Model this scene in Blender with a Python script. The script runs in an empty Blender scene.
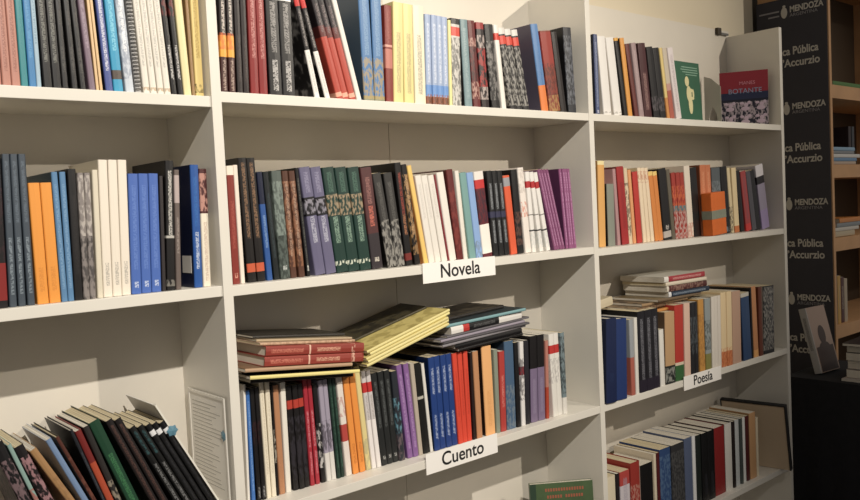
import bpy, bmesh, math, random
from mathutils import Matrix, Vector, Euler
random.seed(7)
C = bpy.context.scene.collection
S = bpy.context.scene
Z0 = 1.70                      # height of the top shelf above the floor; shelf tables below are relative to it

# ---------------------------------------------------------------- camera, world, lights, exposure
cam_d = bpy.data.cameras.new('camera'); cam = bpy.data.objects.new('camera', cam_d); C.objects.link(cam)
cam_d.sensor_width = 36.0; cam_d.lens = 827.8 / 860.0 * 36.0; cam_d.clip_start = 0.02
m = Euler((math.pi / 2 - 0.05053, 0, -0.71034), 'XYZ').to_matrix() @ Matrix.Rotation(-0.0488, 3, 'Z')
cam.matrix_world = Matrix.Translation((-0.7624, -1.5056, Z0 - 0.2495)) @ m.to_4x4()
S.camera = cam
S.view_settings.view_transform = 'Standard'; S.view_settings.look = 'None'
S.view_settings.exposure = 0.1; S.view_settings.gamma = 1.0; S.view_settings.use_curve_mapping = False
w = bpy.data.worlds.new('room_light'); S.world = w; w.use_nodes = True
bg = w.node_tree.nodes['Background']; bg.inputs[0].default_value = (1.0, 0.93, 0.86, 1); bg.inputs[1].default_value = 0.21
def spot(name, loc, aim, power, col, size=1.2, blend=1.0, rad=0.03):
    d = bpy.data.lights.new(name, 'SPOT'); d.energy = power; d.color = col
    d.spot_size = size; d.spot_blend = blend; d.shadow_soft_size = rad
    o = bpy.data.objects.new(name, d); C.objects.link(o); o.location = loc
    o.rotation_euler = (Vector(aim) - Vector(loc)).to_track_quat('-Z', 'Y').to_euler()
    return o
spot('ceiling_and_fill_spot', (-0.7, -3.0, Z0 + 1.95), (0.10, 0, Z0 - 0.05), 600, (1.0, 0.94, 0.85), 0.95)
spot('ceiling_and_fill_spot', (3.3, -3.9, Z0 + 1.77), (1.1, 0, Z0 + 0.2), 540, (1.0, 0.90, 0.76), 0.75)
spot('ceiling_and_fill_spot', (4.0, -2.4, Z0 + 1.8), (3.5, .3, Z0 - .1), 90, (1.0, 0.90, 0.78), 0.75)  # unseen fill spot, added only to brighten the wooden bookcase side

# ---------------------------------------------------------------- helpers
def lin(h):
    v = [int(h[i:i + 2], 16) / 255 for i in (0, 2, 4)]
    return tuple(c / 12.92 if c <= .04045 else ((c + .055) / 1.055) ** 2.4 for c in v) + (1,)
def ink(h):
    # printed colours a little duller than the hex tables
    c = [x ** 1.13 for x in lin(h)[:3]]; g = .3 * c[0] + .55 * c[1] + .15 * c[2]
    return tuple(x * .88 + g * .12 for x in c) + (1,)
def simple(name, hexc, rough=.5, noise=0.0, scale=30, metal=0.0, bump=0.0):
    mt = bpy.data.materials.new(name); mt.use_nodes = True; nt = mt.node_tree; b = nt.nodes['Principled BSDF']
    c = lin(hexc); b.inputs['Base Color'].default_value = c; b.inputs['Roughness'].default_value = rough; b.inputs['Metallic'].default_value = metal
    if noise or bump:
        tc = nt.nodes.new('ShaderNodeTexCoord'); n = nt.nodes.new('ShaderNodeTexNoise'); n.inputs['Scale'].default_value = scale; n.inputs['Detail'].default_value = 4
        nt.links.new(tc.outputs['Object'], n.inputs['Vector'])
        if noise:
            r = nt.nodes.new('ShaderNodeValToRGB'); r.color_ramp.elements[0].position = .3; r.color_ramp.elements[1].position = .7
            r.color_ramp.elements[0].color = tuple(x * (1 - noise) for x in c[:3]) + (1,); r.color_ramp.elements[1].color = tuple(min(1, x * (1 + noise * .4)) for x in c[:3]) + (1,)
            nt.links.new(n.outputs['Fac'], r.inputs['Fac']); nt.links.new(r.outputs['Color'], b.inputs['Base Color'])
        if bump:
            bp = nt.nodes.new('ShaderNodeBump'); bp.inputs['Strength'].default_value = bump; bp.inputs['Distance'].default_value = .002
            nt.links.new(n.outputs['Fac'], bp.inputs['Height']); nt.links.new(bp.outputs['Normal'], b.inputs['Normal'])
    return mt
def paper_mat(name, a, b_, axis):
    # page block: fine sheets stacked along one axis
    mt = bpy.data.materials.new(name); mt.use_nodes = True; nt = mt.node_tree; b = nt.nodes['Principled BSDF']; b.inputs['Roughness'].default_value = .9
    tc = nt.nodes.new('ShaderNodeTexCoord'); mp = nt.nodes.new('ShaderNodeMapping'); sc = [6, 6, 6]; sc[axis] = 900
    mp.inputs['Scale'].default_value = sc
    n = nt.nodes.new('ShaderNodeTexNoise'); n.inputs['Scale'].default_value = 1; n.inputs['Detail'].default_value = 3
    r = nt.nodes.new('ShaderNodeValToRGB'); r.color_ramp.elements[0].position = .3; r.color_ramp.elements[1].position = .65
    r.color_ramp.elements[0].color = lin(a); r.color_ramp.elements[1].color = lin(b_)
    L = nt.links.new; L(tc.outputs['Object'], mp.inputs['Vector']); L(mp.outputs['Vector'], n.inputs['Vector']); L(n.outputs['Fac'], r.inputs['Fac']); L(r.outputs['Color'], b.inputs['Base Color'])
    return mt
PAGES = [paper_mat('white_pages', 'b0a898', 'e6dfd0', 0), paper_mat('cream_pages', 'a89878', 'dccfae', 0)]
_cov = {}
def cover_mat(spec):
    """spec 'base|side=hex|sa=hex|b v0 v1 hex|t v0 v1 hex|a v0 v1 hex': bands, fine lettering and mottled art along the spine"""
    if spec in _cov: return _cov[spec]
    lin = ink
    parts = spec.split('|'); base = lin(parts[0]); side = None; sa = None; B = []; T = []; A = []
    for p in parts[1:]:
        if p.startswith('side='): side = lin(p[5:])
        elif p.startswith('sa='): sa = lin(p[3:])
        elif p[0] in 'bta' and p[1] == ' ':
            k, a, b_, c = p.split(); {'b': B, 't': T, 'a': A}[k].append((float(a), float(b_), lin(c)))
    mt = bpy.data.materials.new('printed_cover'); mt.use_nodes = True; nt = mt.node_tree; N = nt.nodes.new; L = nt.links.new
    bs = nt.nodes['Principled BSDF']; bs.inputs['Roughness'].default_value = .42
    uv = N('ShaderNodeUVMap'); uv.uv_map = 'UVMap'; sep = N('ShaderNodeSeparateXYZ'); L(uv.outputs[0], sep.inputs[0])
    tc = N('ShaderNodeTexCoord')
    def ramp(items, default):
        # constant colour ramp over v; later items win
        cuts = sorted({0.0} | {i[0] for i in items} | {i[1] for i in items if i[1] < 1})
        r = N('ShaderNodeValToRGB'); r.color_ramp.interpolation = 'CONSTANT'; L(sep.outputs['Y'], r.inputs['Fac'])
        while len(r.color_ramp.elements) > 1: r.color_ramp.elements.remove(r.color_ramp.elements[-1])
        for i, c in enumerate(cuts):
            e = r.color_ramp.elements[0] if i == 0 else r.color_ramp.elements.new(c)
            e.position = c; col = default
            for it in items:
                if it[0] <= c + 1e-6 < it[1]: col = it[2]
            e.color = col
        return r
    def math_(op, a, b_=None, c=None):
        q = N('ShaderNodeMath'); q.operation = op
        for i, v in enumerate((a, b_, c)):
            if v is None: continue
            if isinstance(v, (int, float)): q.inputs[i].default_value = v
            else: L(v, q.inputs[i])
        return q.outputs[0]
    def mix(f, a, b_):
        q = N('ShaderNodeMix'); q.data_type = 'RGBA'
        if isinstance(f, (int, float)): q.inputs['Factor'].default_value = f
        else: L(f, q.inputs['Factor'])
        for nm, v in (('A', a), ('B', b_)):
            s_ = [i for i in q.inputs if i.name == nm and i.type == 'RGBA'][0]
            if isinstance(v, tuple): s_.default_value = v
            else: L(v, s_)
        return [o for o in q.outputs if o.type == 'RGBA'][0]
    def noise(sx, sz, th, seed):
        mp = N('ShaderNodeMapping'); mp.inputs['Scale'].default_value = (sx, sx, sz); mp.inputs['Location'].default_value = (seed, seed * 2, seed * 3)
        n = N('ShaderNodeTexNoise'); n.inputs['Scale'].default_value = 1; n.inputs['Detail'].default_value = 2; L(tc.outputs['Object'], mp.inputs['Vector']); L(mp.outputs['Vector'], n.inputs['Vector'])
        mr = N('ShaderNodeMapRange'); mr.interpolation_type = 'SMOOTHSTEP'; mr.inputs['From Min'].default_value = th - .07; mr.inputs['From Max'].default_value = th + .07; L(n.outputs['Fac'], mr.inputs['Value'])
        return mr.outputs['Result']
    col = ramp(B, base).outputs['Color'] if B else base
    seed = random.random() * 50
    if A:
        r = ramp([(a, b_, c) for a, b_, c in A], (0, 0, 0, 0)); f = math_('MULTIPLY', math_('MULTIPLY', r.outputs['Alpha'], noise(170, 80, .5, seed)), .7); col = mix(f, col, r.outputs['Color'])
    if T:
        r = ramp(T, (0, 0, 0, 0))
        u = math_('ABSOLUTE', math_('SUBTRACT', sep.outputs['X'], .5)); um = math_('LESS_THAN', u, .2)
        f = math_('MULTIPLY', math_('MULTIPLY', r.outputs['Alpha'], um), noise(330, 520, .47, seed + 9)); f = math_('MULTIPLY', f, .62); col = mix(f, col, r.outputs['Color'])
    isb = math_('LESS_THAN', sep.outputs['X'], -.5)
    if side or sa:
        sc = side or base
        if sa: sc = mix(noise(35, 35, .52, seed), sc, sa)
        # belly bands run round onto the boards, the rest of the board is its own colour
        col = mix(isb, col, sc)
    if isinstance(col, tuple): bs.inputs['Base Color'].default_value = col
    else: L(col, bs.inputs['Base Color'])
    _cov[spec] = mt; return mt

def link(name, me, mats, parent=None, loc=None, rot=None):
    o = bpy.data.objects.new(name, me); C.objects.link(o)
    for mt in (mats if isinstance(mats, (list, tuple)) else [mats]):
        if mt and me is not None: me.materials.append(mt)
    if parent: o.parent = parent
    if loc: o.location = loc
    if rot: o.rotation_euler = rot
    return o
def bx(bm, x0, x1, y0, y1, z0, z1, bev=0.0):
    g = bmesh.ops.create_cube(bm, size=1.0); vs = g['verts']
    for v in vs: v.co = Vector((x0 + (v.co.x + .5) * (x1 - x0), y0 + (v.co.y + .5) * (y1 - y0), z0 + (v.co.z + .5) * (z1 - z0)))
    if bev:
        es = {e for v in vs for e in v.link_edges}
        bmesh.ops.bevel(bm, geom=list(es), offset=bev, segments=2, affect='EDGES', profile=.7)
def fin(bm, smooth=False):
    me = bpy.data.meshes.new('mesh'); bmesh.ops.recalc_face_normals(bm, faces=bm.faces[:]); bm.to_mesh(me); bm.free()
    if smooth:
        for p in me.polygons: p.use_smooth = True
    return me
def box(name, mat, x0, x1, y0, y1, z0, z1, parent=None, bev=0.0):
    bm = bmesh.new(); bx(bm, x0, x1, y0, y1, z0, z1, bev); return link(name, fin(bm), mat, parent)
def thing(name, label, cat, loc=(0, 0, 0), rot=(0, 0, 0), group=None):
    o = bpy.data.objects.new(name, None); C.objects.link(o); o.empty_display_size = .05; o.location = loc; o.rotation_euler = rot
    o['label'] = label; o['category'] = cat
    if group: o['group'] = group
    return o
def tag(o, label, cat, group=None):
    o['label'] = label; o['category'] = cat
    if group: o['group'] = group
    return o
def struct(o): o['kind'] = 'structure'; return o

def cover_mesh(w, h, d, mat, t=.0012, hinge=0.0):
    """book cover: two boards and a gently rounded spine at y=0; x is thickness, z is height"""
    t = min(t, w * .3); r = min(w * .28, .003)
    out = [(0, d), (0, r)]
    for k in range(1, 4):
        a = math.pi / 2 * k / 4; out.append((r - r * math.cos(a), r - r * math.sin(a)))
    out += [(r, 0), (w / 2, -min(w * .04, .0008)), (w - r, 0)]
    for k in range(1, 4):
        a = math.pi / 2 * k / 4; out.append((w - r + r * math.sin(a), r - r * math.cos(a)))
    out += [(w, r), (w, d)]
    inn = []
    for (x, y) in out: inn.append((min(max(x, t), w - t), d if y >= d else max(y, t)))
    bm = bmesh.new(); uv = bm.loops.layers.uv.new('UVMap'); n = len(out)
    V = [[bm.verts.new((x, y, z)) for (x, y) in ring] for z in (0, h) for ring in (out, inn)]
    o0, i0, o1, i1 = V; faces = []
    for k in range(n - 1):
        sp = 1 <= k < n - 2
        for q in ((o0[k], o0[k + 1], o1[k + 1], o1[k]), (i0[k + 1], i0[k], i1[k], i1[k + 1]), (o0[k + 1], o0[k], i0[k], i0[k + 1]), (o1[k], o1[k + 1], i1[k + 1], i1[k])):
            try: f = bm.faces.new(q)
            except ValueError: continue
            for lp in f.loops: lp[uv].uv = ((lp.vert.co.x / w) if sp else -1.0, min(max(lp.vert.co.z / h, .001), .999))
    for k in (0, n - 1):
        f = bm.faces.new((o0[k], i0[k], i1[k], o1[k]))
        for lp in f.loops: lp[uv].uv = (-1.0, .5)
    bmesh.ops.recalc_face_normals(bm, faces=bm.faces[:])
    me = bpy.data.meshes.new('cover'); bm.to_mesh(me); bm.free(); me.materials.append(mat); return me
def pages_mesh(w, h, d, mat, hard):
    t = min(.0012, w * .3); ins = .003 if hard else .0004
    bm = bmesh.new(); bx(bm, t, w - t, t + .0003, d - (.003 if hard else .0005), ins, h - ins)
    me = bpy.data.meshes.new('pages'); bm.to_mesh(me); bm.free(); me.materials.append(mat); return me
def coil_mesh(w, h):
    bm = bmesh.new(); R = w * .5
    n = 34
    for i in range(n):
        z = .008 + (h - .016) * i / (n - 1); prev = None; first = None
        for k in range(10):
            a = 2 * math.pi * k / 10; c = Vector((w / 2 + R * math.cos(a), -.001 + R * .6 * math.sin(a), z)); nrm = Vector((math.cos(a), math.sin(a), 0))
            ring = [bm.verts.new(c + nrm * .0009 * math.cos(b) + Vector((0, 0, .0012 * math.sin(b)))) for b in (0, 1.57, 3.14, 4.71)]
            if prev:
                for j in range(4): bm.faces.new((prev[j], prev[(j + 1) % 4], ring[(j + 1) % 4], ring[j]))
            else: first = ring
            prev = ring
        for j in range(4): bm.faces.new((prev[j], prev[(j + 1) % 4], first[(j + 1) % 4], first[j]))
    return fin(bm)
GL = simple('grey_metal', '8a8884', .35, metal=.8)
WHITE_STICKER = simple('white_sticker', 'd8d4cc', .6)
def make_book(label, group, w, h, d, spec, hard=False, name='book', cat='book', opts=None, sharedpages=0):
    root = thing(name, label, cat, group=group)
    link('cover', cover_mesh(w, h, d, cover_mat(spec)), None, root)
    link('pages', pages_mesh(w, h, d, PAGES[sharedpages], hard), None, root)
    opts = opts or {}
    if opts.get('spiral'): link('spiral_coil', coil_mesh(w * .9, h), GL, root)
    if opts.get('sticker'):
        s = box('sticker', WHITE_STICKER, -.0006, 0, .012, .052, .028, .062, root); s['label'] = 'white barcode sticker'
    return root
def copy_tree(o):
    c = o.copy(); C.objects.link(c)
    for ch in list(o.children):
        k = ch.copy(); C.objects.link(k); k.parent = c
    return c
def place(o, X, Y, Z, lean, w):
    dz = w * math.sin(-lean) if lean < 0 else 0
    o.location = (X, Y, Z + dz + .0003); o.rotation_euler = (0, -lean, 0)

# ---------------------------------------------------------------- the room
M_WALL = simple('cream_wall_paint', 'd9cdb4', .85, .04, 2.5, bump=.1)
M_FLOOR = simple('dark_floor_tile', '5c5248', .5, .15, 3)
M_CEIL = simple('white_ceiling_paint', 'd8d4c8', .9, .03, 3)
struct(box('floor', M_FLOOR, -3, 6.5, -5.5, 2.4, -.05, 0))
struct(box('wall_back', M_WALL, -3, 2.49, .232, .55, 0, 4.2))
struct(box('wall_recess', M_WALL, 2.49, 3.19, .56, .70, 0, 4.2))
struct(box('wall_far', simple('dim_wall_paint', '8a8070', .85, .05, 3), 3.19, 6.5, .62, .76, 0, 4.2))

# ---------------------------------------------------------------- the white bookcase
M_BOARD = simple('white_melamine_board', 'd9d4c9', .42, .03, 9)
M_BACK = simple('white_back_panel', 'd6cfc2', .6, .04, 6)
T = .021; D = .215; TOP = Z0 + .366
case = thing('bookcase', 'long white melamine bookcase with three bays full of books', 'bookcase', (0, 0, 0))
PX = [-1.17, 0.0, 1.17, 2.3234]
for x in PX: box('side_panel' if x in (PX[0], PX[3]) else 'divider_panel', M_BOARD, x - T / 2, x + T / 2, 0, D, 0, TOP, case, .0012)
SZ = [[-.010, -.383, -.832, -1.304], [0, -.385, -.852, -1.304], [0, -.392, -.852, -1.304]]
for i in range(3):
    for z in SZ[i] + [-1.62]:
        box('shelf', M_BOARD, PX[i] + T / 2, PX[i + 1] - T / 2, .004 if i == 0 else .001, D, Z0 + z - T, Z0 + z, case, .0012)
for i in range(3):
    a, b = PX[i] + (0 if i else -T / 2), PX[i + 1] + (0 if i < 2 else T / 2); mid = .594 if i == 1 else None
    segs = [(a, b)] if mid is None else [(a, mid - .001), (mid + .001, b)]
    for s0, s1 in segs: box('back_panel', M_BACK, s0, s1, D, D + .006, .03, TOP + .025, case)
br = box('bracket', simple('dark_screw', '4a4238', .5, metal=.6), 2.235, 2.262, .203, .216, TOP + .004, TOP + .03, case, .002)
box('bracket', GL, 2.262, 2.318, .205, .214, TOP + .006, TOP + .014, case, .001)

# ---------------------------------------------------------------- the rows of books: ([(x, lean) of each copy], y, thickness, height, depth, cover, description)
SHELVES = {
's1b1': (-0.01, 'left bay top shelf', [
 ([(-0.3942, 0.0078), (-0.3795, 0.0074), (-0.3647, 0.007)], 0.02, 0.0141, 0.25, 0.165, 'b98474|b .82 1 c8c0be|t .1 .6 8c5a4c', 'salmon brown paperback with pale top'),
 ([(-0.35, 0.0066)], 0.02, 0.0119, 0.25, 0.165, '2f8a90|side=4f8f96', 'plain teal paperback'),
 ([(-0.3374, 0.0069)], 0.02, 0.0121, 0.25, 0.165, '3c82b4|side=2a6790|t .2 .8 5aa0c8', 'bright blue paperback beside teal one'),
 ([(-0.3247, 0.0068)], 0.02, 0.0078, 0.25, 0.165, '9fb6c4|t .3 .7 6c8ca0', 'pale sky blue paperback'),
 ([(-0.3135, 0.0181), (-0.298, 0.0181)], 0.02, 0.0149, 0.25, 0.165, '1c1b1c|t .18 .95 8c8c84', 'black paperback with grey vertical title line'),
 ([(-0.2824, 0.0182), (-0.2672, 0.0329), (-0.2519, 0.0476)], 0.02, 0.011, 0.25, 0.165, '1e1d1d|t .12 .3 55524c|t .45 .55 4a4540|t .75 .9 6a665e', 'black paperback with faint lettering rows'),
 ([(-0.2367, 0.0623)], 0.02, 0.0115, 0.25, 0.165, '7e6a78|t .3 .8 a895a2', 'mauve grey paperback'),
 ([(-0.2245, 0.0411), (-0.2175, 0.0466)], 0.02, 0.0051, 0.25, 0.165, 'd8b888|side=c8a46c', 'slim tan paperback'),
 ([(-0.2069, 0.0522)], 0.02, 0.0137, 0.25, 0.165, '4b5a96|side=1b2340|t .15 .7 e8e8f0|a .85 1 6a6a98', 'violet blue book with white title'),
 ([(-0.1926, 0.0415)], 0.02, 0.0175, 0.25, 0.165, '2a9cc0|b .09 .16 5b5048|t .3 .9 8fd4e4', 'cyan book with small brown label'),
 ([(-0.1708, 0.0528)], 0.02, 0.016, 0.25, 0.165, 'c2c8d0|a .1 .9 8f98a8|t .3 .8 f0f0f0', 'mottled grey white book'),
 ([(-0.1524, 0.0419)], 0.02, 0.0116, 0.25, 0.165, 'a8a6a4|spiral', 'grey spiral bound notebook', {'spiral': 1}),
 ([(-0.1374, 0.0533), (-0.1234, 0.0563), (-0.1094, 0.0594), (-0.0954, 0.0625)], 0.02, 0.0126, 0.25, 0.165, 'dcd6ca|t .2 .85 a8a49c|a .02 .05 b0946c', 'white paperback with thin grey title'),
 ([(-0.0814, 0.0656), (-0.0695, 0.0547)], 0.02, 0.0113, 0.25, 0.165, '1a1717|t .12 .38 d8d4d0|a .6 .8 7a2822', 'black paperback with reddish smudge'),
 ([(-0.0575, 0.0439)], 0.02, 0.0156, 0.25, 0.165, 'e0d4a0|side=c8bc88', 'plain cream paperback'),
 ([(-0.0402, 0.016)], 0.02, 0.0066, 0.25, 0.165, '9c7c50', 'thin brown book'),
 ([(-0.032, 0.0)], 0.02, 0.017, 0.25, 0.165, 'e2ca80|t .3 .95 b09040|a .03 .1 3a3020', 'yellow paperback with ochre lettering'),
]),
's2b1': (-0.383, 'left bay second shelf', [
 ([(-0.4244, -0.0208)], 0.02, 0.0286, 0.2526, 0.167, '1f1a1c|b .05 .3 8c2420|a .3 .8 3a2228', 'thick black book with red foot'),
 ([(-0.3936, -0.0205), (-0.3793, -0.0136), (-0.365, -0.0066)], 0.02, 0.0119, 0.2594, 0.171, '4a545e|side=3a444e|t .08 .45 98a4ac|t .55 .95 6c7884', 'slate grey paperback with pale title'),
 ([(-0.349, 0.0084), (-0.3292, 0.0102)], 0.02, 0.0189, 0.2099, 0.139, 'e89a20|t .1 .3 d08418|side=c88418', 'bright orange paperback'),
 ([(-0.3093, 0.0121), (-0.2983, 0.0012)], 0.02, 0.0105, 0.2284, 0.151, '5c88ae|side=2c4650|t .1 .9 86aac8', 'steel blue paperback'),
 ([(-0.2872, -0.0096)], 0.02, 0.015, 0.2335, 0.154, '1d1b1c|side=141314|t .2 .8 343030', 'tall black paperback with plain spine'),
 ([(-0.2717, -0.0145), (-0.2602, -0.0181)], 0.02, 0.0108, 0.2263, 0.149, '8c8480|a .3 .98 c4bcb4|a 0 .5 26262a', 'black and grey photo spine paperback'),
 ([(-0.247, -0.0218)], 0.02, 0.0101, 0.2315, 0.153, 'd8cfba', 'short cream booklet'),
 ([(-0.2363, -0.0249), (-0.2192, -0.0279), (-0.202, -0.031)], 0.02, 0.0165, 0.2495, 0.165, 'e6dccc|t .08 .25 98948c|side=cfc6b4', 'tall white paperback with small grey lettering'),
 ([(-0.1849, -0.034), (-0.1657, -0.0346), (-0.1465, -0.0352)], 0.02, 0.0186, 0.2237, 0.148, '4c70b8|t .05 .1 dce4f0|t .2 .9 6c8ccc|side=3a5a98', 'royal blue paperback'),
 ([(-0.1263, -0.0359)], 0.02, 0.0073, 0.2193, 0.145, '3a3434', 'thin charcoal book'),
 ([(-0.1174, -0.0511)], 0.02, 0.0171, 0.2479, 0.164, '191616|t .42 .92 e8e4dc|b .4 .42 b8b4ac|a .03 .08 8c8880', 'tall black book with bold white title'),
 ([(-0.0984, -0.0453)], 0.02, 0.0105, 0.2306, 0.152, '71645e|b .72 .95 b8a8a4|t .3 .6 a89c94', 'taupe book with pinkish top label'),
 ([(-0.0605, -0.0241)], 0.02, 0.0172, 0.2399, 0.158, '1f5aa0|side=1c2444|t .15 .45 d8e0ea|t .5 .9 2c74b8', 'royal blue book with sticker on navy cover', {'sticker': 1}),
 ([(-0.0416, -0.0216)], 0.02, 0.0164, 0.2321, 0.153, 'e6dcc8|b .62 1 5a3030|a .64 .96 d4a090|t .05 .55 b89c8c', 'cream paperback with photo on its top'),
]),
's1b2': (0.0, 'middle bay top shelf', [
 ([(0.0226, -0.0317), (0.0391, -0.0256)], 0.02, 0.0144, 0.24, 0.158, '4a2420|b .3 .48 e8a820|a .36 .5 d86c20|b .8 .93 7aa4c0|b .48 .8 2c2222|t .5 .8 e8dcd0|t .02 .28 c8b0a0', 'dark book with yellow band and blue top'),
 ([(0.0578, -0.0196), (0.0719, -0.0195)], 0.02, 0.0135, 0.24, 0.158, '2c2221|t .1 .5 5a4c48|side=1c1716', 'very dark brown book'),
 ([(0.0872, -0.0194), (0.1087, -0.0131)], 0.02, 0.0193, 0.25, 0.165, '8e2220|t .3 .96 d49890|side=6e1a18', 'red hardback with pale title'),
 ([(0.1313, -0.0069), (0.1628, -0.0069)], 0.02, 0.0309, 0.25, 0.165, '161416|t .04 .3 d4d0cc|t .36 .78 a8a4a0|b .8 .82 e4e0dc', 'black paperback with white title strip'),
 ([(0.2421, 0.19), (0.2696, 0.2452)], 0.02, 0.0129, 0.245, 0.162, 'e6e2dc|side=2c2a2a|sa=8c8884|b .42 .8 242021|b .8 .9 c82c24|t .45 .78 a49c98|t .05 .4 b8b4ae', 'white paperback with black middle and red band'),
 ([(0.2997, 0.2499), (0.3179, 0.2486), (0.3361, 0.2474)], 0.02, 0.017, 0.245, 0.162, 'b84834|b .66 1 2c2428|b .56 .66 6c3430|t .6 .85 8c7c7c|b .02 .06 e4a890', 'black topped red paperback'),
 ([(0.3556, 0.2461)], 0.02, 0.0129, 0.24, 0.158, 'e6e0d6', 'slim white paperback leaning on red ones'),
 ([(0.3766, 0.0086), (0.4069, -0.0119)], 0.02, 0.0296, 0.262, 0.173, '4a7cac|side=33485a|t .4 .9 88a8c4|a .02 .38 b09858|b 0 .05 8c8c70', 'blue hardback with dry grass scene'),
 ([(0.4386, -0.0324)], 0.02, 0.0216, 0.2251, 0.149, '8c3428|b .35 .55 c07868|b .57 .59 d8a090|t .6 .95 a85c50', 'brick red book with pink label'),
 ([(0.4609, -0.052), (0.4945, -0.0386)], 0.02, 0.0298, 0.2356, 0.156, 'e2d28c|t .1 .7 8c8464|side=c8bc80', 'pale yellow paperback with dark title'),
 ([(0.5281, -0.0251)], 0.02, 0.0342, 0.2358, 0.156, 'e8dec0|t .1 .7 6c6454', 'thick cream paperback beside yellow pair'),
 ([(0.5628, -0.0355), (0.5817, -0.0348), (0.6005, -0.0341), (0.6193, -0.0334)], 0.02, 0.0181, 0.2188, 0.144, 'a0b0cc|t .25 .9 dce0e8|b .1 .22 6c98d0|a 0 .12 a05c38|b 0 .09 6c4430', 'pale blue paperback with brown foot'),
 ([(0.6381, -0.0327)], 0.02, 0.0095, 0.2127, 0.14, 'e6dc98', 'thin pale yellow booklet'),
 ([(0.6499, -0.0255)], 0.02, 0.03, 0.2187, 0.144, 'c8c4bc|b .93 1 1c1a1a|b .8 .9 d44428|a 0 .78 3c3c3c|a .1 .6 2c2c2c', 'marbled black white book with red band'),
 ([(0.691, 0.0224)], 0.02, 0.0253, 0.2196, 0.145, '7c9498|side=28282a|t .1 .9 a0b4b6', 'grey teal paperback'),
 ([(0.7225, 0.0478)], 0.02, 0.0261, 0.2202, 0.145, '6c1c1c|a .1 .8 c8a090|a .3 .7 28181a', 'dark maroon mottled paperback'),
 ([(0.7511, 0.0425)], 0.02, 0.0277, 0.2183, 0.144, '2a1a1c|b .92 1 9c2424|a .1 .85 c8b8b0|a .25 .7 b82c24', 'black and red art spine paperback'),
 ([(0.7875, 0.0797)], 0.02, 0.0309, 0.2168, 0.143, '1b1919|a .1 .8 8c8884|side=151313', 'black spotted paperback'),
 ([(0.8228, 0.0904)], 0.02, 0.0169, 0.218, 0.144, 'e4dfd6|b .82 .9 d43c24', 'white paperback with red band'),
 ([(0.857, 0.1677), (0.8818, 0.1677), (0.9066, 0.1677)], 0.02, 0.0239, 0.2142, 0.141, '2c2a2a|b .92 1 d8d4cc|b .8 .9 d44428|a .05 .78 a8a49c', 'black grey book with red band near top'),
 ([(0.9823, 0.1351)], 0.02, 0.0283, 0.2375, 0.157, '5c88b8|side=5c5666|b 0 .3 e08028|t .3 .7 4c78a8', 'blue book with orange foot, slate cover'),
 ([(1.0135, 0.1343)], 0.02, 0.0458, 0.2219, 0.146, '8c3c28|b .55 .98 9c3424|a 0 .5 b09050|a .2 .6 502c24', 'brick red and olive mottled book'),
 ([(1.0625, 0.1382)], 0.02, 0.0252, 0.2241, 0.148, '28201f|side=2a2426', 'thin black brown book'),
 ([(1.0952, 0.0462)], 0.02, 0.0349, 0.2416, 0.159, '34363c|side=1e1d1f|a .1 .9 787c84', 'large black book next to the divider'),
]),
's2b2': (-0.385, 'middle bay second shelf', [
 ([(0.0262, -0.0021)], 0.03, 0.0162, 0.2403, 0.159, '8c3428|b .92 1 e8dccc|t .3 .7 b05848|t .05 .09 e8b098', 'brick red paperback with white head'),
 ([(0.0453, 0.0075)], 0.03, 0.0097, 0.2422, 0.16, 'e6dacc', 'white paperback against the divider side'),
 ([(0.0613, 0.0307), (0.0834, 0.0388)], 0.03, 0.0195, 0.2566, 0.169, '1c1614|t .35 .96 a07c5c|b .08 .15 c85c30|side=141010', 'tall black book with orange square'),
 ([(0.1068, 0.0469)], 0.03, 0.0134, 0.2279, 0.15, '2c5c9c|b .7 1 1c2440|t .3 .6 88a8cc', 'blue paperback with navy head'),
 ([(0.1235, 0.0589)], 0.03, 0.0139, 0.2279, 0.15, '1a2224|t .2 .8 3c4c50', 'thin black green book'),
 ([(0.138, 0.0388)], 0.03, 0.0239, 0.2296, 0.152, '5c6660|a .1 .9 8c9890|a 0 .4 28302c|t .08 .12 dce0dc', 'grey green photo spine paperback'),
 ([(0.1638, 0.0356), (0.1832, 0.0517)], 0.03, 0.0152, 0.2293, 0.151, '5e3c2c|a .1 .9 9c6c4c|t .2 .9 c0a088', 'brown paperback with tan streaks'),
 ([(0.204, 0.0678)], 0.03, 0.009, 0.2359, 0.156, '161415|t .1 .9 6c6c68|t .05 .1 e8e8e0', 'slim black book with white dot'),
 ([(0.2245, 0.1138), (0.2529, 0.116)], 0.03, 0.0271, 0.2372, 0.157, '6c6884|b .55 .72 1c1a22|a .57 .7 a4a0ac|t .3 .54 c8c8d4|t .76 .95 9c98b0', 'lavender book with black photo band'),
 ([(0.2827, 0.1093), (0.3148, 0.1017), (0.3469, 0.0942)], 0.03, 0.0313, 0.2364, 0.156, '1e4038|a .54 .74 b8a080|t .28 .53 9cb8a4|t .76 .95 5c8070|b .07 .11 1e4038|a .07 .11 e8ecd8', 'dark green book with figure picture'),
 ([(0.3804, 0.0866)], 0.03, 0.0314, 0.2354, 0.155, '5c3434|b .0 .35 3c3438|t .42 .62 e07c64|t .64 .9 a87870|t .07 .11 e8e0d0', 'maroon book with salmon title'),
 ([(0.4273, 0.1529), (0.4538, 0.1215)], 0.03, 0.0256, 0.2231, 0.147, '3a3836|a 0 .5 a8a49c|t .1 .9 6c6a66|side=1a1918', 'charcoal book fading to grey foot'),
 ([(0.4819, 0.0901)], 0.03, 0.0198, 0.2467, 0.163, '181414|t .5 .9 b04c38|t .3 .5 c8885c|b .05 .12 7c2c24', 'tall black book with red title'),
 ([(0.51, 0.1213)], 0.03, 0.0173, 0.2427, 0.16, '1c1613|a .1 .9 a88454|t .3 .9 d0a878', 'black book with gold lettering'),
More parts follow.
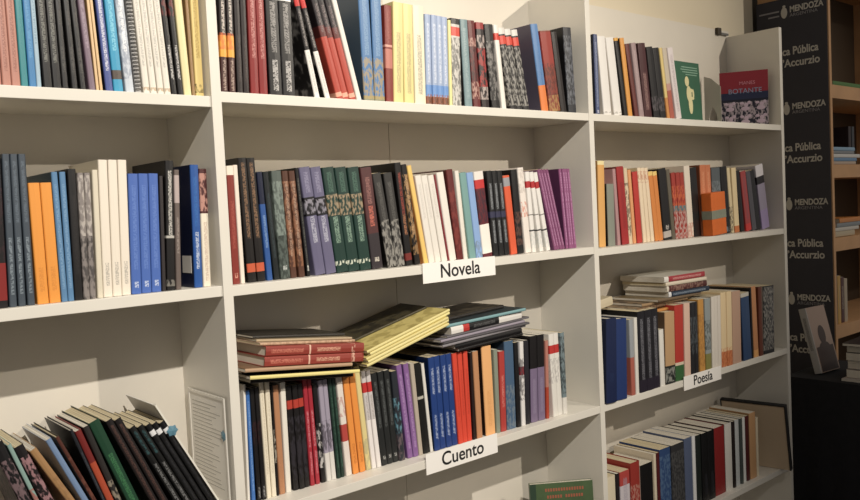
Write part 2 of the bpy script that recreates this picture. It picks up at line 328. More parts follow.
 ([(0.5385, 0.1647)], 0.03, 0.0137, 0.2418, 0.16, 'e8c468|side=d88c38', 'slim yellow orange book'),
 ([(0.5547, 0.1502), (0.575, 0.1524), (0.5954, 0.1546)], 0.03, 0.0191, 0.2168, 0.143, 'e2dcd2|t .5 .9 c8c0b8|side=cfc8bc', 'plain white paperback'),
 ([(0.6158, 0.1568)], 0.03, 0.0054, 0.2188, 0.144, '8c3038', 'very thin dark red booklet'),
 ([(0.6225, 0.1386)], 0.03, 0.023, 0.223, 0.147, 'e4ded4', 'tall white paperback right of red booklet'),
 ([(0.6481, 0.1065)], 0.03, 0.0218, 0.2294, 0.151, '6c2422|a .1 .8 8c3c34|side=5a201e', 'dark red brown paperback'),
 ([(0.6723, 0.0811)], 0.03, 0.014, 0.2261, 0.149, 'e2dcd0', 'narrow white paperback beside maroon one'),
 ([(0.6916, 0.1019)], 0.03, 0.0224, 0.2213, 0.146, '7ca4a0|side=9cb4a8', 'sea green paperback'),
 ([(0.7165, 0.1047)], 0.03, 0.0227, 0.2212, 0.146, '8cacd8|a 0 .2 7c8c98', 'light blue paperback'),
 ([(0.7418, 0.0978)], 0.03, 0.0342, 0.2234, 0.147, '6c2430|b .8 .9 c82828|b .9 1 e4dcd4|b .04 .38 ece6dc|a .4 .78 3a2a38', 'maroon book with white foot and red band'),
 ([(0.7786, 0.0597), (0.8001, 0.0672), (0.8216, 0.0746)], 0.03, 0.0192, 0.2249, 0.148, '1c1c1e|t .55 .85 a8acb0|t .15 .42 a8acb0|b .45 .52 3c3c58', 'black paperback with pale double title'),
 ([(0.845, 0.0911)], 0.03, 0.0246, 0.2117, 0.14, 'dc5c24|b .86 .97 9c9ca0', 'bright orange book with grey head'),
 ([(0.8724, 0.066)], 0.03, 0.0251, 0.227, 0.15, '1a1819|a .1 .5 6c4c40', 'tall black book right of orange one'),
 ([(0.9021, 0.082)], 0.03, 0.0235, 0.2325, 0.153, 'e6ddd4|a .42 .6 d88468|a .7 .98 c8beb4', 'white book with salmon picture'),
 ([(0.9283, 0.0739), (0.9582, 0.1329), (0.9881, 0.1911)], 0.03, 0.0161, 0.2213, 0.146, 'e4e0da|b .8 .88 b8282c|b .46 .47 78746e|b .26 .28 4c4c4c|a .05 .25 c8ccc8', 'white paperback with dark red band'),
 ([(1.0201, 0.2564), (1.0326, 0.2564), (1.0451, 0.2564), (1.0575, 0.2564)], 0.03, 0.0115, 0.2334, 0.154, '8c5078|t .05 .95 c898ba|side=74406a', 'purple paperback leaning in the fan'),
 ([(1.0722, 0.0811), (1.0845, 0.0811), (1.0968, 0.0811), (1.1091, 0.0811)], 0.03, 0.0116, 0.2287, 0.151, '945480|t .05 .95 cc9cc0|side=64385c', 'purple paperback standing nearly upright'),
]),
's1b3': (0.0, 'right bay top shelf', [
 ([(1.2203, -0.0019)], 0.02, 0.0172, 0.2353, 0.155, '46547c|side=1c2234|t .1 .9 98a4c0|t .02 .06 e8e8f0', 'navy and white paperback'),
 ([(1.2583, 0.0854), (1.3063, 0.1271)], 0.02, 0.0376, 0.232, 0.153, 'e4e0da|side=d0c8bc|a .02 .05 8c8880', 'white paperback right of navy one'),
 ([(1.3569, 0.1619)], 0.02, 0.0195, 0.2362, 0.156, '1a1614|b .96 1 e0a828', 'slim black book with yellow head'),
 ([(1.3798, 0.1308)], 0.02, 0.0213, 0.238, 0.157, 'dc9c34|side=201814', 'amber yellow spine book'),
 ([(1.4133, 0.1814)], 0.02, 0.02, 0.2239, 0.148, '70342c|side=5a2a24', 'thin rust brown book'),
 ([(1.4369, 0.1453)], 0.02, 0.0256, 0.2284, 0.151, 'a48c8c|t .1 .9 c0acac', 'greyish pink paperback'),
 ([(1.4661, 0.1118)], 0.02, 0.04, 0.2308, 0.152, '502428|t .1 .6 b08c84|side=3c1a1e', 'maroon hardback with pale foot lettering'),
 ([(1.512, 0.1346), (1.5482, 0.1429)], 0.02, 0.0334, 0.2229, 0.147, '1c191b|a .1 .3 6c6468|side=161314', 'black hardback beside maroon one'),
 ([(1.5872, 0.1513)], 0.02, 0.0163, 0.2266, 0.15, 'dcc478|b 0 .3 d09040', 'thin pale yellow book'),
 ([(1.6072, 0.1517)], 0.02, 0.0249, 0.2283, 0.151, 'c4988c|b .5 1 c8bca8|b 0 .4 b4604c', 'pinkish red footed paperback'),
 ([(1.639, 0.1774)], 0.02, 0.0312, 0.2316, 0.153, 'dcd2d0|t .1 .9 b0a0a4', 'white lilac paperback before green cover'),
]),
's2b3': (-0.392, 'right bay second shelf', [
 ([(1.2386, -0.0246)], 0.04, 0.031, 0.2584, 0.165, 'dca858|side=a87c3c|b .95 1 e8d8a0', 'ochre yellow book against the divider'),
 ([(1.2825, -0.0095)], 0.04, 0.0343, 0.189, 0.125, '8c9084|side=201c1c', 'short grey green book'),
 ([(1.3299, 0.0564)], 0.04, 0.0152, 0.2344, 0.155, 'b48c8c', 'thin dusty pink book'),
 ([(1.3502, 0.0754)], 0.04, 0.0354, 0.2407, 0.159, 'a82424|t .2 .8 882020|side=701818', 'crimson paperback'),
 ([(1.3889, 0.0696)], 0.04, 0.0177, 0.2373, 0.157, 'd8c4a4|a .1 .8 4c3430', 'cream book with dark figures'),
 ([(1.4098, 0.0747)], 0.04, 0.0152, 0.231, 0.152, 'e0a068', 'thin apricot book'),
 ([(1.4283, 0.0683)], 0.04, 0.0275, 0.2246, 0.148, 'c03428|side=903020', 'scarlet paperback between cream ones'),
 ([(1.4605, 0.0859), (1.4815, 0.0947), (1.5025, 0.1034)], 0.04, 0.0183, 0.2373, 0.157, 'e6d2b4|a .8 .95 c88868|side=ccb890', 'cream paperback with pinkish marks'),
 ([(1.5263, 0.1242), (1.5502, 0.1109)], 0.04, 0.0232, 0.225, 0.149, 'd88830|b .94 1 e8c870|side=b06c24', 'orange paperback with yellow head'),
 ([(1.5771, 0.0976)], 0.04, 0.0425, 0.2336, 0.154, '1e1c1e|b .03 .12 b8b0a8|t .14 .2 d8d0c8', 'black book with white foot label'),
 ([(1.6233, 0.1038)], 0.04, 0.0198, 0.2302, 0.152, '6c6454', 'thin olive grey book'),
 ([(1.6468, 0.0868), (1.6708, 0.0798), (1.6948, 0.0728)], 0.04, 0.0234, 0.2198, 0.145, 'a83828|a .4 .8 d87438|b .4 .5 5c8088|a 0 .4 c8b8b0', 'red orange patchwork spine paperback'),
 ([(1.7219, 0.0657)], 0.04, 0.0349, 0.2421, 0.16, 'e0d4c4|a 0 .2 c88c7c', 'white paperback right of patchwork ones'),
 ([(1.7621, 0.0852)], 0.04, 0.0402, 0.2357, 0.156, '1c1a1c', 'black paperback right of white one'),
 ([(1.8093, 0.0185), (1.8466, 0.0287)], 0.04, 0.0341, 0.2447, 0.162, 'c87848|side=8c5030|t .2 .9 e0a078', 'salmon orange book behind orange box'),
 ([(1.8871, 0.039)], 0.04, 0.0559, 0.2342, 0.155, '5c6468|side=3a3e42|a .1 .8 848c90', 'grey patterned book'),
 ([(1.9507, 0.0691)], 0.04, 0.0427, 0.2378, 0.157, '181719|a .02 .1 8c98a0', 'black book right of grey one'),
 ([(1.9987, 0.0886)], 0.04, 0.0202, 0.2344, 0.155, 'd8c8a0|a 0 .4 28201c', 'thin cream black footed book'),
 ([(2.0231, 0.0609)], 0.04, 0.0329, 0.2337, 0.154, 'e0ccA0|b 0 .1 c87838', 'cream book with orange foot'),
 ([(2.0691, 0.1166)], 0.04, 0.0269, 0.2238, 0.148, '1e1a1c', 'thin black book before red one'),
 ([(2.1052, 0.1542)], 0.04, 0.0383, 0.2211, 0.146, 'a84040|b 0 .12 c82c24|t .2 .9 8c5860', 'dusty red paperback with bright foot'),
 ([(2.1491, 0.1749)], 0.04, 0.0324, 0.2215, 0.146, '5a5860', 'slate paperback right of red one'),
 ([(2.1864, 0.1913)], 0.04, 0.0328, 0.2257, 0.149, '26262c', 'charcoal black thin book'),
 ([(2.2243, 0.1762)], 0.04, 0.0565, 0.2436, 0.161, '9c94a8|b .7 .82 28242c|b .82 1 d8d4d8|b 0 .3 a090b8', 'lavender book at the right end'),
]),
's3b2': (-0.852, 'middle bay third shelf', [
 ([(0.0448, -0.0205)], 0.059, 0.0055, 0.2525, 0.146, 'e0dcd4', 'thin white booklet against the divider'),
 ([(0.0551, -0.0029)], 0.059, 0.0086, 0.2387, 0.146, '3c74b8|t .1 .9 8cb0d8', 'bright blue paperback'),
 ([(0.0678, 0.0116), (0.0786, 0.0134)], 0.058, 0.0098, 0.2414, 0.147, '1a1719|t .02 .12 a8a8a8|a .5 .7 3c2024', 'black paperback with small foot marks'),
 ([(0.09, 0.0151), (0.1016, 0.0077)], 0.057, 0.011, 0.2505, 0.148, 'e6dcc6|side=c8bc9c|t .2 .9 c8bca4', 'cream white paperback'),
 ([(0.1137, 0.0002)], 0.056, 0.004, 0.2393, 0.149, '201a18|a .3 .6 b8b0a0', 'very thin black book'),
 ([(0.1209, 0.0111)], 0.056, 0.0143, 0.2385, 0.149, 'b8845c|side=a06c44', 'tan brown paperback'),
 ([(0.1367, 0.0008)], 0.055, 0.0131, 0.2419, 0.15, 'e4ded2', 'white paperback right of tan one'),
 ([(0.1551, 0.021), (0.1692, 0.0225), (0.1834, 0.024)], 0.054, 0.0132, 0.231, 0.151, '1c1819|b .78 .86 b83c28|a .1 .7 3c3840', 'black paperback with red patch'),
 ([(0.1976, 0.0259), (0.2114, 0.036)], 0.052, 0.0108, 0.2394, 0.153, 'ac2438|t .1 .32 d89098|t .36 .7 d8949c|side=801828', 'crimson paperback with pink title'),
 ([(0.2258, 0.046)], 0.051, 0.0114, 0.2242, 0.148, '1e1a1c|a .15 .6 d8d4d0', 'black book with white letters'),
 ([(0.2388, 0.0439), (0.2524, 0.0477)], 0.05, 0.0121, 0.2309, 0.152, 'a49cac|b 0 .28 d8d4ce|a .3 .6 4a444c', 'mauve grey book with white foot'),
 ([(0.2665, 0.0516), (0.2776, 0.0559)], 0.049, 0.0094, 0.2312, 0.153, '1e3a30|t .1 .9 4a6c5c|side=162420', 'bottle green slim paperback'),
 ([(0.2893, 0.0602)], 0.048, 0.0162, 0.2301, 0.152, 'e0d6cc|b .35 .52 b84840|a .6 .8 c09088', 'white book with red square'),
 ([(0.3084, 0.0643), (0.3269, 0.0716)], 0.047, 0.0162, 0.2364, 0.156, 'e89428|t .1 .3 c06c18|side=c87c20', 'orange yellow paperback'),
 ([(0.3458, 0.079)], 0.046, 0.0139, 0.2475, 0.159, 'dccc8c|a 0 .3 b8b088', 'tall pale yellow paperback'),
 ([(0.3614, 0.0776), (0.3754, 0.0819)], 0.045, 0.0123, 0.2331, 0.154, 'ccc6c4|b 0 .5 e6e0dc|b .78 .88 c42c28|t .5 .75 9c948c', 'grey white book with red patch'),
 ([(0.39, 0.0863), (0.4072, 0.0777), (0.4243, 0.0692)], 0.044, 0.0165, 0.224, 0.148, '2a2c2c|t .4 .9 6c7070|t .06 .1 d8d8d4|side=1a1a1a', 'charcoal paperback with dotted foot'),
 ([(0.4415, 0.0606)], 0.042, 0.0172, 0.2189, 0.144, '30343c|a .3 .7 6c9cac|a 0 .3 78686c', 'dark book with teal picture'),
 ([(0.4671, 0.0961), (0.4837, 0.0814)], 0.041, 0.0159, 0.2314, 0.153, '8c649c|t .1 .9 b494c0|side=74548a', 'violet paperback'),
 ([(0.5009, 0.0668)], 0.04, 0.0128, 0.2292, 0.151, 'b8ac9c', 'narrow beige grey paperback'),
 ([(0.5165, 0.0762)], 0.04, 0.0189, 0.2273, 0.15, '1c1b19|b .6 .63 b8b4a8', 'black book with light ring'),
 ([(0.537, 0.0735)], 0.039, 0.0092, 0.2238, 0.148, 'dcd8d0|side=181818', 'thin white edged book'),
 ([(0.5498, 0.0332), (0.5697, 0.0347), (0.5895, 0.0363), (0.6094, 0.0378)], 0.038, 0.0187, 0.2348, 0.155, '1e4484|t .12 .38 b8c4dc|t .6 .88 b8c4dc|side=142c54', 'deep blue paperback with white titles'),
 ([(0.6288, 0.0378), (0.6452, 0.0258), (0.6616, 0.0123)], 0.036, 0.0158, 0.2333, 0.154, 'd84420|side=b03418|t .3 .8 b83818', 'vermilion paperback'),
 ([(0.6798, -0.0012)], 0.034, 0.008, 0.2265, 0.149, '2a1a18', 'thin dark brown book'),
 ([(0.692, 0.0146)], 0.034, 0.0193, 0.2279, 0.15, 'c08c60|side=5a3a28', 'light brown paperback'),
 ([(0.7256, 0.0139)], 0.033, 0.0347, 0.236, 0.156, 'e8b070|side=3a2418|t .1 .5 d89c58', 'pale orange thick book'),
 ([(0.7616, -0.0048)], 0.031, 0.0145, 0.2222, 0.147, '8c9484', 'thin sage grey book'),
 ([(0.7781, -0.0191)], 0.031, 0.0209, 0.214, 0.141, 'b43c34|t .3 .7 d88c80', 'red paperback right of sage one'),
 ([(0.8022, -0.0071)], 0.03, 0.0344, 0.2376, 0.157, '4c6884|a 0 .5 7c8890|side=2c3c50', 'denim blue paperback'),
 ([(0.8381, -0.0037)], 0.029, 0.0152, 0.2299, 0.152, '1a191b', 'thin black upright book'),
 ([(0.8553, -0.02)], 0.029, 0.0154, 0.2297, 0.152, 'dcd8d6|b .6 .7 8c2c38|a .3 .8 4c484c', 'white book with maroon band'),
 ([(0.8727, -0.0283)], 0.028, 0.0175, 0.2298, 0.152, '2c2a32', 'thin charcoal book before the mauve pair'),
 ([(0.8942, -0.0373), (0.9231, -0.0356)], 0.028, 0.0279, 0.2376, 0.157, '80708c|b .62 1 1a1618|t .1 .5 988ca4|side=181416', 'mauve book with black head'),
 ([(0.9543, -0.0339)], 0.026, 0.0121, 0.2182, 0.144, 'b87c6c|b 0 .4 b04424', 'rust footed paperback'),
 ([(0.981, 0.0303), (1.0015, 0.0289)], 0.025, 0.0199, 0.2344, 0.155, 'dedad2|b .76 .86 c02c24|a .4 .7 b8b4b0', 'white book with scarlet band'),
 ([(1.0228, 0.0032)], 0.024, 0.0169, 0.2325, 0.153, '7c8c90|a .25 .95 1c1c1c|b 0 .2 dcd8d0', 'thin grey book with black blots'),
]),
's3b3': (-0.852, 'right bay third shelf', [
 ([(1.185, -0.0522)], -0.004, 0.0486, 0.2504, 0.165, '1a2a52|side=142240|t .25 .35 243860', 'navy blue thick volume jutting out'),
 ([(1.237, -0.0411)], -0.004, 0.0516, 0.2434, 0.161, '243e74|side=142240', 'mid blue thick volume jutting out'),
 ([(1.3221, 0.0044)], 0.005, 0.02, 0.2332, 0.154, 'b06454|b .5 1 9ca0a4', 'thin grey and red book'),
 ([(1.3453, -0.0062)], 0.005, 0.0161, 0.2361, 0.156, 'dcd8d0', 'thin white book by blue volumes'),
 ([(1.3662, 0.0115), (1.403, 0.0079), (1.4399, 0.0044)], 0.005, 0.0362, 0.2527, 0.167, '1e1c24|t .15 .9 8c8c94|b 0 .15 2c2434|side=161418', 'black patterned paperback'),
 ([(1.4795, 0.0008)], 0.005, 0.0245, 0.1814, 0.125, 'e0dcd4', 'short white booklet'),
 ([(1.5074, -0.0238)], 0.005, 0.0535, 0.2317, 0.153, 'c09c70|b 0 .25 2c302c|a .02 .22 a8a8a0|side=6c5844', 'tan book with dark green foot'),
 ([(1.5644, -0.0249)], 0.005, 0.0491, 0.2476, 0.163, 'bc3420|b 0 .2 3c6c3c|b .2 .24 d8c8b0', 'red book with green foot'),
 ([(1.6172, -0.024)], 0.005, 0.0353, 0.2482, 0.164, 'dcbca8|side=c8a898', 'pale pink paperback'),
 ([(1.6561, -0.0232), (1.6805, -0.0106)], 0.005, 0.0208, 0.2471, 0.163, '26262a|a .3 .8 5c6468', 'black grey paperback'),
 ([(1.7081, 0.0019)], 0.005, 0.0337, 0.252, 0.166, 'c8943c|a .1 .8 a87430', 'ochre mustard book'),
 ([(1.7456, -0.0093)], 0.005, 0.0343, 0.2509, 0.166, '98a0a0|b 0 .25 8c8848|a .3 .7 48504c', 'grey teal book with olive foot'),
 ([(1.7837, -0.0212), (1.8043, -0.0211), (1.8249, -0.021)], 0.005, 0.02, 0.2534, 0.167, 'dcd4c8|side=c4b8a4', 'off white paperback'),
 ([(1.8488, -0.0206), (1.8841, -0.0196)], 0.005, 0.0344, 0.2603, 0.172, 'e4ccA0|b 0 .2 c06c34|a 0 .25 d88c54', 'cream book with rust foot'),
 ([(1.9227, -0.0186)], 0.005, 0.0573, 0.2561, 0.169, 'c4a088|side=b89880', 'tall pinkish beige book'),
 ([(1.9956, 0.0429)], 0.005, 0.0565, 0.2432, 0.161, '2c4c74|b .94 1 c8c4b8|side=1c2c48', 'dark blue book right of beige one'),
 ([(2.0564, 0.012)], 0.005, 0.0104, 0.2577, 0.17, '1c1614', 'thin black book at right group'),
 ([(2.0746, 0.0399)], 0.005, 0.0325, 0.2604, 0.172, 'c88c58|b 0 .1 e0a860', 'tan orange slim paperback'),
 ([(2.1114, 0.0003)], 0.005, 0.0255, 0.2555, 0.169, '70381e', 'slim chestnut book'),
 ([(2.1412, -0.0276)], 0.005, 0.0796, 0.2519, 0.166, '26262a|a .05 .98 a8a49c|side=b8b0a0', 'black and white blotched book'),
]),
's4b3': (-1.304, 'right bay fourth shelf', [
 ([(1.2065, 0.0)], 0.025, 0.044, 0.22, 0.145, 'dcd0b4', 'cream book leaning by the divider'),
 ([(1.2562, 0.0)], 0.025, 0.0145, 0.22, 0.145, '2c2426', 'thin dark book at left end'),
 ([(1.2738, 0.0)], 0.025, 0.0482, 0.22, 0.145, 'ccc4c8|t .1 .9 a8a0ac|b .8 1 b84840', 'lilac white book with red head'),
 ([(1.3279, 0.0)], 0.025, 0.0469, 0.235, 0.155, 'a03428|a .1 .7 c09080', 'red hardback with worn spine'),
 ([(1.3807, 0.0)], 0.025, 0.0647, 0.215, 0.142, '141214|side=d8d0c0', 'thick black book set lower'),
 ([(1.4516, 0.0)], 0.025, 0.0133, 0.235, 0.155, 'd8ccb4', 'thin ivory book'),
 ([(1.4683, 0.0)], 0.025, 0.0163, 0.235, 0.155, '5c1c20', 'thin burgundy book'),
 ([(1.488, 0.0)], 0.025, 0.0596, 0.24, 0.158, '34507c|a .1 .9 5c7898', 'blue mottled book'),
 ([(1.5511, 0.0)], 0.025, 0.0735, 0.24, 0.158, '3a3a3c|a .1 .9 5c5c5c', 'dark grey thick book'),
 ([(1.6282, 0.0)], 0.025, 0.0452, 0.245, 0.162, '5c6884', 'slate blue book beside white slim one'),
 ([(1.677, 0.0)], 0.025, 0.018, 0.245, 0.162, 'dcdcdc', 'slim white book'),
 ([(1.6988, 0.0)], 0.025, 0.0308, 0.24, 0.158, '242c28', 'thin dark green black book'),
 ([(1.7334, 0.0), (1.7738, 0.0)], 0.025, 0.0398, 0.24, 0.158, '141416|t .1 .4 3c3c44', 'black hardback left of the red one'),
 ([(1.8174, 0.0)], 0.025, 0.0663, 0.24, 0.158, '942020|side=701818', 'plain red hardback'),
 ([(1.8877, 0.0)], 0.025, 0.044, 0.24, 0.158, 'd8d4cc|side=28201c', 'white book right of red hardback'),
 ([(1.9358, 0.0)], 0.025, 0.0168, 0.24, 0.158, '281c1a', 'thin black brown book between whites'),
 ([(1.9567, 0.0)], 0.025, 0.0276, 0.24, 0.158, 'c0c4c4|side=20201e', 'light grey slim book'),
 ([(1.9885, 0.0)], 0.025, 0.0172, 0.24, 0.158, '4c5450', 'thin grey green book'),
 ([(2.0099, 0.0)], 0.025, 0.0174, 0.24, 0.158, 'dcdcd8', 'narrow bright white book'),
 ([(2.0315, 0.0)], 0.025, 0.0212, 0.24, 0.158, '5c1e1c', 'thin dark red book'),
 ([(2.057, 0.0)], 0.025, 0.0437, 0.245, 0.162, 'c89c6c|side=b08858', 'tan wood coloured book'),
 ([(2.1051, 0.0)], 0.025, 0.0144, 0.22, 0.145, 'd8ccb0', 'thin cream booklet at right end'),
]),
's3b1': (-0.832, 'left bay lower shelf', [
 ([(-0.432, 0.2205)], 0.03, 0.0125, 0.23, 0.152, '1c1a1c|a .3 .9 a8483c', 'black book with red letters, far left'),
 ([(-0.361, 0.3311)], 0.03, 0.0188, 0.2316, 0.153, '1e1c1e|a .3 .85 8c7478|b 0 .3 b84c34|b .96 1 181818', 'black book with grey pink picture'),
 ([(-0.3375, 0.3359)], 0.03, 0.0071, 0.2261, 0.149, '8ca8a0|a .1 .6 b04838', 'thin grey teal book'),
 ([(-0.3211, 0.3712)], 0.03, 0.0159, 0.2214, 0.146, '221c1e|a .3 .9 b88c90|b .1 .35 d8d0c8', 'black book with floral picture'),
 ([(-0.273, 0.4915)], 0.03, 0.0125, 0.2211, 0.146, 'a88254|side=b89468|a .3 .7 98744c', 'tan leather look book'),
 ([(-0.2581, 0.4178)], 0.03, 0.0103, 0.2277, 0.15, '7890b0|side=b0b8c4', 'grey blue paperback'),
 ([(-0.2421, 0.4128)], 0.03, 0.0065, 0.229, 0.151, '5c3428|a .1 .8 7c4c3c|side=2a2220', 'dark brown hardback'),
 ([(-0.2344, 0.3312)], 0.03, 0.006, 0.2292, 0.151, '26282e|t .3 .8 50545c|side=222222', 'charcoal hardback with bent cover'),
 ([(-0.2274, 0.3312)], 0.03, 0.0117, 0.2251, 0.149, '7c2420|b 0 .7 b04c28|side=902828', 'red and orange hardback'),
 ([(-0.2144, 0.3176)], 0.03, 0.0113, 0.2287, 0.151, '34302e|a .1 .5 a89c88', 'dark brown black paperback'),
 ([(-0.1917, 0.3599)], 0.03, 0.02, 0.2375, 0.157, '1f4a34|t .2 .7 4c8c5c|side=183c2a', 'dark green hardback'),
 ([(-0.1503, 0.4095), (-0.1322, 0.4203)], 0.03, 0.0135, 0.2395, 0.158, '221c1c|t .1 .95 6a4c44|side=1a1616', 'black book with brown lettering'),
 ([(-0.1065, 0.4564), (-0.0886, 0.4679)], 0.03, 0.0128, 0.22, 0.145, '161616|t .1 .6 8c8c8c|t .7 .95 3c6468|side=141414', 'black book with grey double title'),
 ([(-0.0735, 0.4682), (-0.0591, 0.4728), (-0.0447, 0.4773)], 0.03, 0.0113, 0.2203, 0.145, '141416|b .88 .93 dcdcdc|t .1 .8 3a3a3e|side=101012', 'black book with white spine patch'),
]),
}
ORD = {1: [''], 2: ['left of two', 'right of two'], 3: ['leftmost of three', 'middle of three', 'rightmost of three'],
       4: ['leftmost of four', 'second of four', 'third of four', 'rightmost of four']}
def plural(s):
    for a in ('paperback', 'hardback', 'booklet', 'book'):
        if a in s: return s.replace(a, a + 's', 1)
    return s
for key, (z, phrase, rows) in SHELVES.items():
    for row in rows:
        places, Y, w, h, d, spec, desc = row[:7]; opts = row[7] if len(row) > 7 else {}
        n = len(places); hard = 'hardback' in desc or 'volume' in desc
        pg = 1 if random.random() < .45 else 0
        proto = None
        for i, (X, lean) in enumerate(places):
            lab = (desc if n == 1 else ORD[n][i] + ' ' + plural(desc)) + ', ' + phrase
            if proto is None:
                o = proto = make_book(lab, 'books on the ' + phrase, w, h, d, spec, hard, 'notebook' if opts.get('spiral') else 'book', 'notebook' if opts.get('spiral') else 'book', opts, pg)
            else:
                o = copy_tree(proto); o['label'] = lab
            place(o, X, Y + random.uniform(-.0015, .0015), Z0 + z, lean, w)

# ---------------------------------------------------------------- lettering
_fonts = {}
def text_mesh(s, size, mat, parent, loc, rot, name='lettering', align='LEFT', ext=.0004, sx=1.0, bold=0.0):
    cu = bpy.data.curves.new('txt', 'FONT'); cu.body = s; cu.size = size; cu.align_x = align; cu.extrude = ext; cu.offset = bold
    o = bpy.data.objects.new('txt', cu); C.objects.link(o)
    dg = bpy.context.evaluated_depsgraph_get(); me = bpy.data.meshes.new_from_object(o.evaluated_get(dg))
    C.objects.unlink(o); bpy.data.objects.remove(o)
    me.materials.clear(); t = link(name, me, mat, parent, loc, rot); t.scale = (sx, 1, 1); return t
M_CARD = simple('white_card', 'eeeae4', .6); M_INK = simple('black_ink', '161616', .6)
def sign(word, x0, x1, z0, z1, label, size, sl=0.0):
    t = thing('shelf_sign', label, 'sign', (x0, -.0015, Z0 + z0), (0, 0, 0), 'white name cards on the shelf edges')
    w_ = x1 - x0; h_ = z1 - z0
    box('card', M_CARD, 0, w_, -.001, 0, 0, h_, t)
    text_mesh(word, size, M_INK, t, (w_ / 2, -.0012, h_ * .5 - size * .30), (math.pi / 2, 0, 0), align='CENTER', bold=size * .012)
sign('Novela', .5045, .749, -.4290, -.3805, 'white card reading Novela on the second shelf edge', .047)
sign('Cuento', .4855, .728, -.888, -.8375, 'white card reading Cuento on the third shelf edge', .047)
sign('Poes\u00eda', 1.596, 1.826, -.8865, -.840, 'white card reading Poes\u00eda on the right bay shelf edge', .046)

# ---------------------------------------------------------------- books lying flat on the rows
def flat(name, label, cat, X, Y, Z, L, depth, th, spec, tilt=0, yaw=0, group='books lying flat on the rows', hard=False, pg=0):
    """a lying book: spine faces the room, its length L along x"""
    root = thing(name, label, cat, group=group)
    # built standing, then laid down: book height (z) -> x, thickness (x) -> z
    me = cover_mesh(th, L, depth, cover_mat(spec)); mp = pages_mesh(th, L, depth, PAGES[pg], hard)
    R_ = Matrix(((0, 0, 1), (0, 1, 0), (1, 0, 0))).to_4x4()
    for q in (me, mp): q.transform(R_); q.flip_normals()
    link('cover', me, None, root); link('pages', mp, None, root)
    root.location = (X, Y, Z0 + Z); root.rotation_euler = (Matrix.Rotation(tilt, 3, 'Y') @ Matrix.Rotation(yaw, 3, 'Z')).to_euler()
    return root
def stack(X, Y, Z, tilt, items, group):
    zz = 0
    for it in items:
        nm, lab, cat, dx, dy, L, dp, th, spec, yaw = it[:10]
        hard = len(it) > 10
        px = X + dx * math.cos(tilt) + zz * math.sin(tilt); pz = Z - dx * math.sin(tilt) + zz * math.cos(tilt)
        flat(nm, lab, cat, px, Y + dy, pz, L, dp, th, spec, tilt, yaw, group, hard, 1 if 'cream' in lab else 0)
        zz += th + .0006
tl = math.radians(6.5)
stack(.040, .01, -.5920, tl, [
 ('magazine', 'black magazine lowest under the pale yellow one', 'magazine', .012, .02, .26, .17, .010, '1a1718', 0),
 ('magazine', 'thin pale yellow magazine lying across the row tops', 'magazine', 0, 0, .275, .19, .008, 'e6d888|side=3a3028', 0),
 ('magazine', 'dark thin magazine right above the pale yellow one', 'magazine', -.004, .03, .25, .16, .006, '28201c', 0),
 ('booklet', 'tan booklet lying under the two red volumes', 'booklet', -.012, .0, .27, .18, .008, 'b89878|side=8c6c50', .02),
 ('book', 'lower of two red volumes lying flat, gold title', 'book', .036, .008, .254, .165, .021, '9c4234|t .05 .36 d88870|b .42 .435 e0b8a0|t .5 .74 e8b898|a .86 .9 e0b8a0', 0, 1),
 ('book', 'upper of two red volumes lying flat, gold title', 'book', .038, .008, .252, .165, .021, '983e30|t .05 .36 d88870|b .42 .435 e0b8a0|t .5 .74 e8b898|a .86 .9 e0b8a0', 0, 1),
 ('booklet', 'worn cream booklet on top of the red volumes', 'booklet', .03, .02, .25, .16, .006, 'c8a888|a 0 1 a8886c|side=c4a890', .04),
 ('booklet', 'second worn beige booklet above the red volumes', 'booklet', .03, .035, .24, .15, .005, 'b8a484|side=9c8c70', -.03),
 ('magazine', 'dark grey magazine topmost over the red volumes', 'magazine', .03, .05, .24, .14, .006, '38342e|side=3a362f', .03),
], 'books lying over the red volumes')
tl = math.radians(-14.0)
stack(.333, .004, -.6025, tl, [
 ('magazine', 'bottom of the tilted pale yellow magazines', 'magazine', 0, 0, .262, .195, .0065, 'dccf8c|side=d8c87c', .0),
 ('magazine', 'second from bottom of the tilted yellow magazines', 'magazine', .006, 0, .262, .195, .0065, 'e2d694|side=d8c87c', .02),
 ('magazine', 'middle one of the tilted pale yellow magazines', 'magazine', .004, .002, .262, .195, .0065, 'd8ca84|side=d8c87c', .0),
 ('magazine', 'second from top of the tilted yellow magazines', 'magazine', .018, .002, .262, .195, .0065, 'e0d48e|side=d4c478', .03),
 ('magazine', 'topmost tilted yellow magazine with picture cover', 'magazine', .012, .004, .27, .19, .0065, 'dccf8c|side=d4c478|sa=b8a860', .02),
 ('magazine', 'olive dark magazine lying behind on the yellow pile', 'magazine', .02, .095, .25, .11, .006, '4a4430|side=4c4632|sa=302c22', -.05),
], 'tilted yellow magazines')
box_ = None
tl = math.radians(-2.0)
